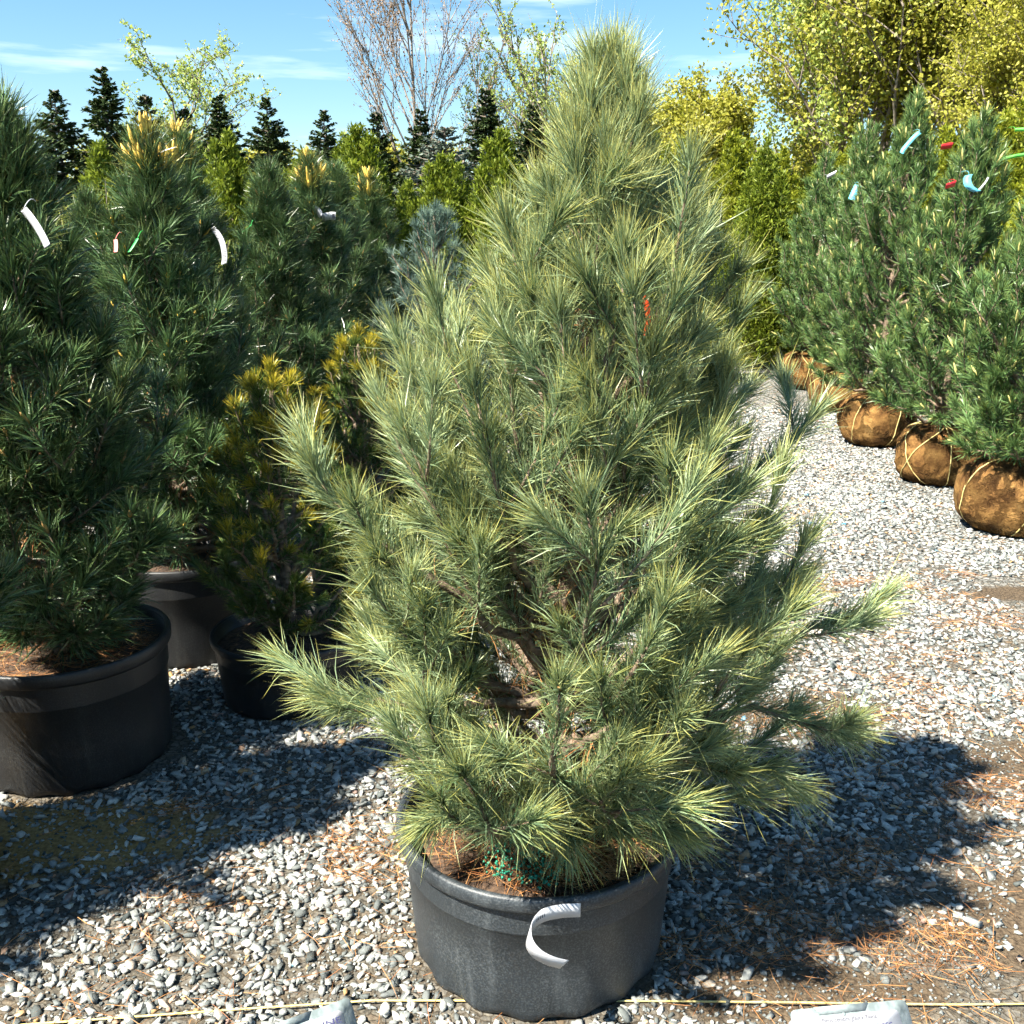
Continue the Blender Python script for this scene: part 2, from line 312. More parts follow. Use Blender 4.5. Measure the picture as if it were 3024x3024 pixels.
def scatter(n, x0, x1, y0, y1, smin, smax, ok=None):
    X = R.uniform(x0, x1, n); Y = R.uniform(y0, y1, n); S = smin + (smax - smin) * R.beta(1.3, 3.2, n); U = R.random(n)
    for x, y, s, u in zip(X, Y, S, U):
        if abs(x) > .53 * y + .14: continue
        if any((x - a) ** 2 + (y - b) ** 2 < (c + .004) ** 2 for a, b, c in POTS): continue
        keep = .80 + .9 * sample_noise(x, y, 1.6, 3.1) + .35 * sample_noise(x, y, 6, 9)
        if x > .45 and y < 3.0: keep -= .26
        keep *= 1 - in_dirt(x, y) * .95
        if u > keep: continue
        cand.append((x, y, s))
scatter(34000, -2.0, 2.0, 1.62, 3.5, .006, .022)
scatter(13000, -1.3, 2.2, 3.5, 4.6, .007, .020)
scatter(19000, .3, 3.0, 4.6, 7.2, .009, .021)
scatter(8000, .8, 3.4, 7.2, 9.5, .011, .022)
cand = np.array(cand); ns = len(cand)
pid = R.integers(0, NPRO, ns); yaw = R.uniform(0, 2 * math.pi, ns); tlt = R.normal(0, .28, (ns, 2)); srnd = R.random(ns) ** .9
size_px = cand[:, 2] / cand[:, 1]; inview = (np.abs(cand[:, 0]) < .47 * cand[:, 1]) & (cand[:, 1] > 1.78)
big = np.argsort(-size_px * inview)[:300]; isbig = np.zeros(ns, bool); isbig[big] = True
gm = MB()
for p in range(NPRO):
    idx = np.where((pid == p) & ~isbig)[0]
    if not len(idx): continue
    c, s_ = np.cos(yaw[idx]), np.sin(yaw[idx]); V = protos[p][None] * cand[idx, 2][:, None, None]
    V = V + 0; V[:, :, 2] += V[:, :, 0] * tlt[idx, 0:1] + V[:, :, 1] * tlt[idx, 1:2]
    W = np.stack([V[:, :, 0] * c[:, None] - V[:, :, 1] * s_[:, None], V[:, :, 0] * s_[:, None] + V[:, :, 1] * c[:, None], V[:, :, 2]], -1)
    W += np.stack([cand[idx, 0], cand[idx, 1], cand[idx, 2] * .28], -1)[:, None]
    nvp = len(protos[p]); F = (PF[p][None] + (np.arange(len(idx)) * nvp)[:, None, None]).reshape(-1, 3)
    gm.add(W.reshape(-1, 3), F, rnd=np.repeat(srnd[idx], nvp))
ng = 26000; GX = R.uniform(-1.7, 1.9, ng); GY = R.uniform(1.62, 3.4, ng); GS = R.uniform(.002, .0065, ng)
okg = np.abs(GX) < .53 * GY + .1
for a, b, c in POTS: okg &= (GX - a) ** 2 + (GY - b) ** 2 > c * c
GX, GY, GS = GX[okg], GY[okg], GS[okg]; ng = len(GX); OCT = np.array([(1, 0, 0), (-1, 0, 0), (0, 1, 0), (0, -1, 0), (0, 0, 1), (0, 0, -1)], float)
gv = nrm(OCT[None] + R.normal(0, .35, (ng, 6, 3))) * GS[:, None, None] * np.array([1, .9, .7]) + np.stack([GX, GY, GS * .3], -1)[:, None]
gm.add(gv.reshape(-1, 3), (np.array([(0, 2, 4), (2, 1, 4), (1, 3, 4), (3, 0, 4), (2, 0, 5), (1, 2, 5), (3, 1, 5), (0, 3, 5)])[None] + (np.arange(ng) * 6)[:, None, None]).reshape(-1, 3), rnd=np.repeat(R.random(ng) * .55, 6))
gm.build('gravel', M['stone'], ground, kind='stuff')
stone_me = []
for p in range(NPRO): stone_me.append(MB().add(protos[p], PF[p], rnd=R.random() * .93).mesh('stone', M['stone']))
for i in big:
    o = link('stone', stone_me[pid[i]], ground); o.location = (cand[i, 0], cand[i, 1], cand[i, 2] * .28); o.scale = (cand[i, 2],) * 3
    o.rotation_euler = (tlt[i, 1], -tlt[i, 0], yaw[i])

# ------------------------------------------------------------ needles and pines
def add_needles(mb, base, dirs, L, w, tip, rnd, bend=.10, grav=.05):
    n = len(base)
    if n == 0: return
    side = nrm(np.cross(dirs, R.normal(size=(n, 3)))); L = L[:, None]; w = np.broadcast_to(w, (n,))[:, None]
    bv = R.normal(0, bend, (n, 3)) - UP * grav
    mid = base + dirs * L * .52 + bv * L * .22; end = base + dirs * L + bv * L
    V = np.stack([base - side * w * .42, base + side * w * .42, mid - side * w * .5, mid + side * w * .5, end], 1).reshape(-1, 3)
    o = np.arange(n)[:, None] * 5
    mb.add(V, o + np.array([[2, 3, 4]]), o + np.array([[0, 1, 3, 2]]),
           tip=np.stack([tip * 0, tip * 0, tip * .25, tip * .25, tip], 1).ravel(), rnd=np.repeat(rnd, 5))
def shoot_needles(mb, path, n, L, w, t0, spread=(62, 20), tipy=.4, up=.10, bend=.10, grav=.05, gold=0, tone=.5, tuft=.28):
    k = len(path); T, A, B = frames(path)
    t = t0 + (1 - t0) * R.beta(1.5, 1.0, n); nt = int(n * tuft); t[:nt] = 1 - R.random(nt) * .04
    f = t * (k - 1); i = np.minimum(f.astype(int), k - 2); fr = (f - i)[:, None]
    lerp = lambda a: a[i] * (1 - fr) + a[i + 1] * fr
    P, Tt, Aa, Bb = lerp(path), nrm(lerp(T)), lerp(A), lerp(B)
    u = (t - t0) / (1 - t0 + 1e-6); th = np.radians(spread[0] * (1 - u) + spread[1] * u + R.normal(0, 10, n))
    th[:nt] = np.radians(np.abs(R.normal(spread[1], 20, nt)))
    phi = R.uniform(0, 2 * math.pi, n)
    d = nrm(Tt * np.cos(th)[:, None] + (Aa * np.cos(phi)[:, None] + Bb * np.sin(phi)[:, None]) * np.sin(th)[:, None] + UP * up)
    ln = L * R.uniform(.6, 1.14, n) * (.85 + .15 * u)
    tp = np.clip(R.random(n) * tipy * (.35 + u), 0, 1)
    if gold: tp = np.clip(tp + (u > 1 - .22 * gold) * R.uniform(.7, 1, n), 0, 1)
    add_needles(mb, P, d, ln, w, tp, np.clip(tone + R.normal(0, .24, n), 0, 1), bend, grav)
def bud_mesh(mb, p, d, ln, r):
    p = np.asarray(p); d = nrm(d); P = np.array([p + d * ln * s for s in (-.1, .15, .5, .85, 1.05)])
    tube(mb, P, np.array([.5, 1, .95, .55, .08]) * r, 6)
def make_pine(root, S, tone0=.5):
    """trunk, then every branch as its own wood mesh that carries its needles and buds"""
    rs = random.Random(S['seed']); z0, z1 = S['z0'], S['z1']; prof = S['prof']; bx, by = S.get('base', (0, 0)); tx, ty = S.get('top', (bx, by))
    zs = [p[0] for p in prof]; rr = [p[1] for p in prof]
    rad_at = lambda z: float(np.interp(z, zs, rr)); ax = lambda z: np.array([bx + (tx - bx) * (z - z0) / (z1 - z0), by + (ty - by) * (z - z0) / (z1 - z0), z])
    P = np.array([ax(z0 - .06 + (z1 - z0) * i / 9) + np.array([rs.uniform(-1, 1), rs.uniform(-1, 1), 0]) * .008 for i in range(10)])
    tr = MB(); tube(tr, P, np.linspace(S['tr'], .006, 10), 10); trunk = tr.build('trunk', M['bark'], root, smooth=True)
    L, w, nn = S['L'], S['w'], S['n']; dead_mb = MB()
    def do_branch(za, tip, nlat, gold=0, tone=.5, main_t0=None, budp=None):
        s = ax(za); tip = np.asarray(tip, float); h = tip - s; R_ = math.hypot(h[0], h[1])
        c = s + np.array([h[0] * .62, h[1] * .62, h[2] * S.get('curl', .22)])
        path = bez(s, c, tip, 9); path[1:-1] += np.array([[rs.gauss(0, 1) for _ in range(3)] for _ in range(7)]) * .012 * min(1, R_ * 3)
        ln = float(np.linalg.norm(np.diff(path, axis=0), axis=1).sum())
        wood, nd, bd = MB(), MB(), MB(); r0 = S['tr'] * .22 + .004 + ln * .006
        tube(wood, path, np.linspace(r0, .0028, 9), 6)
        need = min(1, S.get('leafy', .34) / max(ln, .05)); t0 = max(.06, 1 - need) if main_t0 is None else main_t0
        kw = dict(spread=S.get('spread', (60, 22)), tipy=S['tipy'], up=S.get('up', .1), bend=S.get('bend', .1), grav=S.get('grav', .05), gold=gold)
        shoot_needles(nd, path, int(nn * (1 + .5 * need)), L, w, t0, tone=tone, **kw)
        if t0 > .25: shoot_needles(nd, path[:8], int(nn * .35), L * .9, w, .25, tone=tone - .15, **kw)
        if S.get('dead'):
            nd_ = S['dead']; ii = R.integers(0, 4, nd_); b_ = path[ii] + (path[ii + 1] - path[ii]) * R.random((nd_, 1)); add_needles(dead_mb, b_, nrm(R.normal(size=(nd_, 3)) * .7 - UP * .5), L * R.uniform(.6, 1, nd_), w, R.random(nd_) * .3, R.random(nd_), .2, .1)
        ends = [(path[-1], path[-1] - path[-2])]
        for k in range(nlat):
            t = rs.uniform(.35, .9); f = t * 8; i = int(f); p = path[i] + (path[min(i + 1, 8)] - path[i]) * (f - i); tg = nrm(path[min(i + 1, 8)] - path[max(i - 1, 0)])
            sd = nrm(np.cross(tg, UP)) * (1 if k % 2 else -1); ll = min(S.get('lat', .16), .35 * R_ + .07) * rs.uniform(.7, 1.3) * (1.15 - .35 * t)
            e = p + (tg * rs.uniform(.45, .9) + sd * rs.uniform(.4, .95) + UP * rs.uniform(*S.get('latup', (-.05, .55)))) * ll
            lp = bez(p, p + (tg * .5 + sd * .5) * ll * .6, e, 6); tube(wood, lp, np.linspace(.0042, .0022, 6), 5)
            shoot_needles(nd, lp, int(nn * .8), L * rs.uniform(.85, 1.05), w, .22, tone=tone + rs.uniform(-.15, .15), **kw); ends.append((lp[-1], lp[-1] - lp[-2]))
        S.setdefault('ends', []).extend(ends)
        b = wood.build('branch', M['bark'], root, smooth=True)
        nd.build('needles', S['mat'], b, kind='stuff')
        bp_ = S['bud'] if budp is None else budp
        for (p, d) in ends:
            if rs.random() < bp_[0]:
                for q in range(bp_[3] if len(bp_) > 3 else 1):
                    dd = nrm(d) + np.array([rs.gauss(0, 1) for _ in range(3)]) * (.32 if q else .08)
                    bd = MB(); bud_mesh(bd, p, dd, bp_[1] * rs.uniform(.6, 1.2) * (.7 if q else 1), bp_[2]); bd.build('bud', S['budmat'], b, smooth=True)
    nb = S['nb']
    for i in range(nb):
        q = (i + rs.random()) / nb; zt = S['zlo'] + (z1 - .06 - S['zlo']) * q ** S.get('dist', 1.15)
        az = i * 2.39996 + rs.uniform(-.35, .35); inner = rs.random() < S.get('inner', .2)
        Rr = max(.03, rad_at(zt) * (rs.uniform(.45, .7) if inner else rs.uniform(*S.get('rough', (.78, 1.08))))); rel = (zt - z0) / (z1 - z0)
        rise = Rr * (S.get('r0', .28) + S.get('r1', 1.5) * rel ** 1.6) + .05; za = max(z0 + .03, zt - rise)
        c = ax(zt); tip = (c[0] + math.cos(az) * Rr, c[1] + math.sin(az) * Rr, zt)
        nl = 0 if rel > .86 else (S.get('nlat', 3) if Rr > .18 else 2)
        g_ = S.get('gold', 0) if rs.random() < S.get('goldp', 0) * (.4 + rel) else 0
        do_branch(za, tip, nl, gold=g_, tone=tone0 + rs.uniform(-.2, .2))
    for (za, tip, nl) in S.get('extra', []): do_branch(za, tip, nl, tone=tone0)
    # leader and its whorl of upright shoots
    wz = S.get('leader', .2)
    for k in range(S.get('whorl', 5)):
        a = k * 2 * math.pi / S.get('whorl', 5) + rs.uniform(-.3, .3); zt = z1 - wz * rs.uniform(.75, 1.05); rr_ = S.get('wr', .09) * rs.uniform(.7, 1.2); c = ax(zt)
        do_branch(zt - .2, (c[0] + math.cos(a) * rr_, c[1] + math.sin(a) * rr_, zt), 0, gold=S.get('gold', 0), tone=tone0, main_t0=.25, budp=S.get('topbud', None))
    do_branch(z1 - wz - .12, ax(z1 - L * .45), 0, gold=S.get('gold', 0), tone=tone0, main_t0=.3, budp=S.get('topbud', None))
    if dead_mb.n: dead_mb.build('dead_needles', M['dry'], root, kind='stuff')
    return root

def make_pot(root, r, h, rb, m, wave=0, detail=True):
    """black nursery container with rolled lip; its rim is a sub-part"""
    p = MB(); t = .006
    def wob(V):
        V = V.copy(); a = np.arctan2(V[:, :, 1], V[:, :, 0]); low = np.clip(1 - V[:, :, 2] / .03, 0, 1)
        k = 1 + .004 * np.sin(3 * a + 1) - wave * low * (.5 + .5 * np.sign(np.sin(16 * a)) * np.abs(np.sin(16 * a)) ** .4) * .045
        V[:, :, 0] *= k; V[:, :, 1] *= k; return V
    rz = lambda z: rb + (r * .955 - rb) * z / h
    prof = [(rb * .90, .006), (rz(.0) * .985, .0015), (rz(.012), .012), (rz(.03), .03), (rz(h * .35), h * .35), (rz(h * .70), h * .70), (rz(h * .705) + .0025, h * .708), (rz(h * .715) + .003, h * .722), (rz(h * .9), h * .9), (rz(h * .985), h * .985),
            (rz(h) - t, h * .985), (rz(h * .5) - t, h * .5), (rz(h * .3) - t, h * .3)]
    lathe(p, prof, 96, wob); b = p.build('pot', m, root, smooth=True)
    q = MB(); ro = r; lathe(q, [(ro * .957, h * .90), (ro * .985, h * .895), (ro * .995, h * .91), (ro, h * .95), (ro * .998, h * .985), (ro * .985, h * 1.0), (ro * .958, h * .998), (ro * .945, h * .985), (ro * .945, h * .93)], 96, lambda V: V * (1 + .004 * np.sin(3 * np.arctan2(V[:, :, 1], V[:, :, 0]) + 1))[:, :, None])
    q.build('rim', m, b, smooth=True)
    s = MB(); n = 40; rings = 7; V = [(0, 0, h * .80 + .03)]
    for i in range(1, rings + 1):
        for j in range(n):
            a = j * 2 * math.pi / n; rr_ = (rz(h * .86) - .007) * i / rings; V.append((math.cos(a) * rr_, math.sin(a) * rr_, h * .80 + .03 * (1 - (i / rings) ** 2) + (.010 * noise.noise(Vector((math.cos(a) * rr_ * 14, math.sin(a) * rr_ * 14, r))) if i < rings else 0)))
    T = [(0, 1 + j, 1 + (j + 1) % n) for j in range(n)]; Q = [(1 + i * n + j, 1 + (i + 1) * n + j, 1 + (i + 1) * n + (j + 1) % n, 1 + i * n + (j + 1) % n) for i in range(rings - 1) for j in range(n)]
    s.add(V, T, Q); s.build('soil', M['soil'], root, smooth=True); return b
def litter(mb, cx, cy, z, rx, ry, n, L=.085, w=.0014, pile=.02, ring=0):
    a = R.uniform(0, 2 * math.pi, n); q = np.sqrt(R.uniform(ring, 1, n)); X = cx + np.cos(a) * q * rx; Y = cy + np.sin(a) * q * ry
    yaw_ = R.uniform(0, 2 * math.pi, n); d = nrm(np.stack([np.cos(yaw_), np.sin(yaw_), R.normal(0, .16, n)], -1)); ln = L * R.uniform(.5, 1.1, n)
    b = np.stack([X, Y, z + R.random(n) * pile + .002], -1) - d * ln[:, None] * .5; b[:, 2] = np.maximum(b[:, 2], z)
    lo = np.minimum(0, b[:, 2] + d[:, 2] * ln - z); b[:, 2] -= lo
    add_needles(mb, b, d, ln, w, R.random(n) * .3, R.random(n), .12, .0)

# ---- the big pine in the squat black pot
pine = thing('potted_pine', 'tall broad blue-green pine with long pale needles in a squat dusty black pot', 'potted tree', (.06, 2.03, 0))
make_pot(pine, .325, .33, .285, M['pot'], wave=1)
S_main = dict(seed=5, z0=.30, z1=1.955, tr=.030, base=(.03, .02), top=(.135, .03), L=.112, w=.0019, n=360, mat=M['needle_main'], tipy=.85, nb=102, zlo=.48, dist=1.0,
    prof=[(.22, .27), (.36, .30), (.49, .42), (.61, .49), (.8, .50), (.93, .48), (1.07, .46), (1.23, .42), (1.375, .345), (1.47, .30), (1.6, .215), (1.70, .125), (1.79, .07), (1.9, .04), (2.0, .02)],
    bud=(.35, .018, .005), budmat=M['bud'], leafy=.27, spread=(50, 17), bend=.15, grav=.08, dead=16, r0=.42, r1=2.1, lat=.17, nlat=3, inner=.22, leader=.25, whorl=5, wr=.08, rough=(.66, 1.12), up=.15, curl=.10, latup=(.0, .7), gold=0,
    extra=[(.62, (.76, .10, .80), 2), (.95, (.62, .22, 1.20), 1), (1.0, (.50, .38, 1.22), 1), (.58, (.66, -.02, .54), 3), (.50, (.52, -.12, .47), 3), (.60, (-.44, -.1, .66), 3), (.50, (-.22, -.20, .43), 1), (.48, (.05, -.22, .42), 1), (.48, (.27, -.22, .42), 1), (.8, (-.46, -.05, 1.14), 3)])
make_pine(pine, S_main)
d = MB(); litter(d, 0, 0, .285, .25, .25, 1500, pile=.03); litter(d, .08, -.17, .295, .12, .07, 500, pile=.025); d.build('dry_needles', M['dry'], pine, kind='stuff')
pe = MB()
for k in range(420):
    a, q = R.uniform(0, 6.28), R.random() ** .7 * .085; x, y = -.02 + math.cos(a) * q * 1.2, -.17 + math.sin(a) * q; r_ = R.uniform(.002, .004)
    pe.add(ICO * r_ + np.array([x, y, .305 + .02 * R.random()]), ICF)
pe.build('fertiliser_pellets', M['pellet'], pine, kind='stuff')

# ---- dark pines of the potted block on the left
def S_left(seed, **kw):
    S = dict(seed=seed, z0=.36, z1=1.97, tr=.032, L=.122, w=.0033, n=165, mat=M['needle_left'], tipy=.2, nb=76, zlo=.46, dist=1.0,
        prof=[(.36, .30), (.6, .37), (1.0, .36), (1.3, .27), (1.5, .16), (1.7, .085), (1.95, .03)], bud=(.55, .034, .0065), budmat=M['bud'], topbud=(1, .055, .008, 3), leafy=.30, dead=5, spread=(64, 30), r0=.4, r1=1.9, lat=.15, nlat=3, inner=.42, curl=.1, latup=(.1, .8),
        leader=.20, whorl=4, wr=.055, rough=(.65, 1.15), up=.16, grav=.10, bend=.12, gold=0)
    S.update(kw); return S
def add_cone(root, p):
    c = MB(); lathe(c, [(.001, -.02), (.011, -.016), (.016, -.004), (.014, .008), (.008, .018), (.001, .022)], 12, lambda V: V * .7 * (1 + .16 * np.sign(np.sin(np.arctan2(V[:, :, 1], V[:, :, 0]) * 5 + V[:, :, 2] * 400)))[:, :, None])
    o = c.build('pine_cone', M['cone'], root); o.location = p
GL = 'dark pines in the potted block'
A = thing('potted_pine', 'dark green pine whose large black pot stands beside the tan dirt patch', 'potted tree', (-1.39, 2.90, 0), .4, GL)
make_pot(A, .315, .40, .285, M['pot_dark'], wave=1); SA = S_left(21, nb=80); make_pine(A, SA); d = MB(); litter(d, 0, 0, .345, .27, .27, 900, pile=.03); d.build('dry_needles', M['dry'], A, kind='stuff')
for p, d_ in SA['ends'][20:300:47]: add_cone(A, p)
B = thing('potted_pine', 'dark pine with gold candles on top, green tag on its stem', 'potted tree', (-1.30, 3.80, 0), 0, GL)
make_pot(B, .31, .40, .28, M['pot_dark']); make_pine(B, S_left(34, budmat=M['bud_gold'], topbud=(1, .135, .013, 5), gold=1.2))
spots = [((-2.10, 1.60, 0), 2.9, 1.0, A, 'dark pine standing next to the tan dirt patch, across from the squat pot'),
    ((-1.57, 2.10, 0), 1.2, 1.0, A, 'dark pine leaning its needles over the lit foot of the large pot'),
    ((-1.50, 4.75, 0), 2.1, 1.04, B, 'dark pine with tall gold leader candle and a curled white tag on its side'),
    ((-1.30, 5.65, 0), 4.0, 1.0, A, 'dark pine behind the gold-leader pine, a green tag hanging beside it'),
    ((-1.24, 6.45, 0), 3.3, 1.05, B, 'dark pine with a white tag strip, third behind the gold-leader pine'),
    ((-1.22, 7.25, 0), 1.0, 1.05, A, 'dark pine carrying two folded white tags near the clipped conifers'),
    ((-1.05, 7.75, 0), 5.0, 1.03, B, 'last dark pine of the potted block, against the clipped conifers'),
    ((-2.35, 3.55, 0), 2.7, .98, A, 'dark pine in the second column with a pink tag'),
    ((-2.35, 4.6, 0), .6, .95, B, 'gold-tipped pine in the second column beside yellow foliage'),
    ((-2.3, 5.7, 0), 3.6, .93, A, 'pine in the second column, in front of the feathery olive shrubs')]
for loc, rz, s, src, lab in spots: dup(src, loc, rz, s, lab, GL)

# ---- gold-tipped dwarf pines and the small blue pine
GD = 'gold-tipped dwarf pines'
S_g = dict(seed=8, z0=.20, z1=1.19, tr=.024, L=.062, w=.0024, n=170, mat=M['needle_gold'], tipy=.15, nb=44, zlo=.30, dist=1.0, prof=[(.2, .27), (.45, .30), (.75, .24), (1.0, .14), (1.15, .06)],
    bud=(.3, .02, .005), budmat=M['bud_gold'], leafy=.2, spread=(62, 26), r0=.5, r1=1.3, lat=.10, nlat=3, inner=.25, leader=.08, whorl=6, wr=.07, up=.12, gold=1, goldp=.62)
gd = thing('dwarf_pine', 'small pine with bright gold tips in a black pot beside the large pine', 'potted tree', (-.80, 3.34, 0), 0, GD)
make_pot(gd, .27, .245, .235, M['pot_dark']); make_pine(gd, S_g)
dup(gd, (-.66, 4.35, 0), 2.2, 1.02, 'gold-tipped dwarf pine standing behind the potted one, its pot hidden by it', GD)
S_b = dict(S_g, seed=77, z0=.25, z1=1.76, L=.085, w=.003, n=130, mat=M['needle_blue'], prof=[(.3, .36), (.7, .42), (1.2, .33), (1.5, .2), (1.7, .08)], gold=0, goldp=0, budmat=M['bud'], nb=40, lat=.16, leafy=.28)
bp = thing('potted_pine', 'blue-grey pine in front of the clipped conifers, behind the large pine', 'potted tree', (-.44, 6.0, 0)); make_pot(bp, .28, .32, .25, M['pot_dark']); make_pine(bp, S_b)

# ---- balled-and-burlapped pines on the right
def root_ball(root, r, h, seed):
    b = MB(); nu, nv = 40, 22; V = []
    def rr_(a, v):
        c, s_ = math.cos(v), math.sin(v); e = .62; x = math.copysign(abs(c) ** e, c) * r; z = math.copysign(abs(s_) ** .8, s_) * h / 2
        k = 1 + .09 * noise.noise(Vector((math.cos(a) * 1.4 + seed, math.sin(a) * 1.4, v * 1.2))) + .05 * noise.noise(Vector((math.cos(a) * 5, math.sin(a) * 6 + seed, v * 5))) + .02 * math.sin(a * 9 + 3 * math.sin(v * 3 + seed)) * max(0, s_)
        return np.array([x * k * math.cos(a), x * k * math.sin(a), z * (1 + .03 * noise.noise(Vector((math.cos(a) * 2, math.sin(a) * 2, seed)))) + h / 2 - .012])
    for i in range(nv + 1):
        for j in range(nu): V.append(rr_(j * 2 * math.pi / nu, -math.pi / 2 + math.pi * (i + .001) / (nv + .002)))
    Q = [(i * nu + j, i * nu + (j + 1) % nu, (i + 1) * nu + (j + 1) % nu, (i + 1) * nu + j) for i in range(nv) for j in range(nu)]
    b.add(V, None, Q); o = b.build('root_ball', M['burlap'], root, smooth=True)
    rs = random.Random(seed)
    for k in range(7):
        a0 = k * .9 + rs.uniform(-.2, .2); tw = rs.uniform(-.7, .7); t = MB()
        P = [rr_(a0 + tw * (v + 1.2), v) * np.array([1.008, 1.008, 1]) + np.array([0, 0, .003]) for v in np.linspace(-1.1, 1.35, 22)]
        tube(t, P, .0035, 5); t.build('twine', M['straw'], o, smooth=True)
    return o
def S_right(seed, z1, **kw):
    S = dict(seed=seed, z0=.38, z1=z1, tr=.03, L=.098, w=.0042, n=130, mat=M['needle_right'], tipy=.35, nb=92, zlo=.46, dist=1.05,
        prof=[(.38, .36), (.62, .52), (1.0, .50), (1.4, .40), (1.8, .27), (2.1, .15), (2.3, .08), (2.6, .04)], bud=(.30, .075, .008), budmat=M['candle'], topbud=(1, .075, .008, 2), leafy=.28, spread=(55, 22), r0=.4, r1=2.0, lat=.17, nlat=3, inner=.36, curl=.1, latup=(.1, .8),
        leader=.34, whorl=4, wr=.08, up=.12, rough=(.6, 1.2))
    S.update(kw); return S
GB = 'pines with burlap root balls along the lane'
balls = [((2.79, 5.42, 0), 2.02, 61, .30, .43, 'burlap-balled pine at the open end of the row, root ball nearest the lone metal sign'),
         ((2.83, 6.55, 0), 2.33, 62, .27, .40, 'burlap-balled pine wearing a cyan tag and a red tag, second from the open end'),
         ((2.86, 7.80, 0), 2.60, 63, .29, .41, 'tallest burlap-balled pine, cyan strip near its top'),
         ((3.08, 9.40, 0), 2.55, 64, .30, .40, 'burlap-balled pine with a cyan printed tag and a white loop'),
         ((3.18, 10.75, 0), 2.42, 65, .30, .42, 'burlap-balled pine beside the grey pots, at the far end of the row')]
for loc, z1, sd, r, h, lab in balls:
    t = thing('balled_pine', lab, 'tree', loc, sd * .7, GB); root_ball(t, r, h, sd)
    f = z1 / 2.4; make_pine(t, S_right(sd, z1, prof=[(.38, .34), (.62, .47), (1.0 * f, .47), (1.35 * f, .42), (1.7 * f, .31), (2.0 * f, .19), (2.2 * f, .09), (2.5 * f, .04)], top=(.06, -.02)))

# ------------------------------------------------------------ clipped conifers (arborvitae)
def make_cedar(root, seed, H, r, m, n=15000):
    rs = np.random.default_rng(seed); P, out = [], []; c = MB(); npl = 15
    for i in range(npl):
        f = i / (npl - 1); a0 = i * 2.4 + rs.normal(0, .2); off = r * (.62 * f ** .7 if i else 0) * rs.uniform(.85, 1.15); top = H * (1 - .40 * f ** 1.3 + rs.normal(0, .03)); lo = .05 if f < .5 else max(.05, top - H * .62); pr0 = r * rs.uniform(.42, .58); m_ = n // npl
        h = rs.random(m_) ** .85; a = rs.uniform(0, 2 * math.pi, m_); q = pr0 * np.interp(h, [0, .15, .55, .85, 1], [.6, 1, .8, .36, .02]) * (1 - .5 * rs.random(m_) ** 2) * (1 + rs.normal(0, .12, m_))
        lean = off * (.75 + .3 * h); o_ = np.stack([np.cos(a), np.sin(a), 0 * a], -1)
        P.append(o_ * q[:, None] + np.stack([math.cos(a0) * lean, math.sin(a0) * lean, lo + h * (top - lo)], -1)); out.append(o_)
    P = np.concatenate(P); out = np.concatenate(out); n = len(P)
    for k in range(3):
        d = nrm(out * rs.uniform(.1, .9, (n, 1)) + UP * rs.uniform(.35, 1.1, (n, 1)) + rs.normal(0, .35, (n, 3))); s = nrm(np.cross(d, rs.normal(size=(n, 3))))
        L = rs.uniform(.03, .075, (n, 1)); w = rs.uniform(.005, .011, (n, 1)); b = P + rs.normal(0, .012, (n, 3))
        V = np.stack([b, b + d * L * .5 - s * w, b + d * L, b + d * L * .5 + s * w], 1).reshape(-1, 3); o = np.arange(n)[:, None] * 4
        rn = rs.random(n); c.add(V, None, o + np.array([[0, 1, 2, 3]]), rnd=np.repeat(rn, 4), tip=np.tile([0, 0, .35, 0], n) * np.repeat(rs.random(n), 4))
    c.build('crown', m, root, kind='stuff')
    t = MB(); tube(t, [(0, 0, -.02), (.01, 0, H * .4), (0, .01, H * .9)], [.05, .03, .006], 7); t.build('trunk', M['bark'], root, smooth=True)
rc = random.Random(4)
GC1, GC2, GC3 = 'hedge of clipped conifers across the nursery', 'yellow-green conifers behind the balled pines', 'conifers in the rear nursery row'
LC1, LC2, LC3 = 'olive green columnar conifer in the hedge behind the potted pines', 'yellow-green columnar conifer standing behind the burlap-balled pines', 'columnar conifer in the rear row beneath the spruces'
c1 = thing('columnar_conifer', LC1, 'conifer', (-3.7, 9.6, 0), 0, GC1); make_cedar(c1, 3, 2.35, .56, M['cedar'])
c2 = thing('columnar_conifer', LC2, 'conifer', (4.55, 7.2, 0), 0, GC2); make_cedar(c2, 9, 2.65, .58, M['cedar_y'])
c3 = thing('columnar_conifer', LC3, 'conifer', (-6.9, 12.6, 0), 0, GC3); make_cedar(c3, 15, 2.5, .58, M['cedar'], 13000)
for i in range(1, 7): dup(c1, (-3.7 + i * .60 + rc.uniform(-.06, .06), 9.6 + rc.uniform(-.2, .2), 0), rc.uniform(0, 6), rc.uniform(.93, 1.06))
for i in range(1, 8): dup(c2, (4.55 + i * .05 + rc.uniform(-.1, .1), 7.2 + i * .95, 0), rc.uniform(0, 6), rc.uniform(.94, 1.06))
for i in range(1, 19):
    x = -6.9 + i * .62
    dup(c3 if i % 3 else c1, (x + rc.uniform(-.08, .08), 12.6 + rc.uniform(-.3, .3), 0), rc.uniform(0, 6), rc.uniform(.92, 1.08), LC3, GC3)
for x, y, s in ((1.4, 10.8, .98), (2.35, 14.6, 1.08), (3.0, 14.4, 1.12)):
    dup(c2, (x, y, 0), rc.uniform(0, 6), s, 'yellow-green conifer between the large pine and the balled pines', 'conifers beyond the lane')
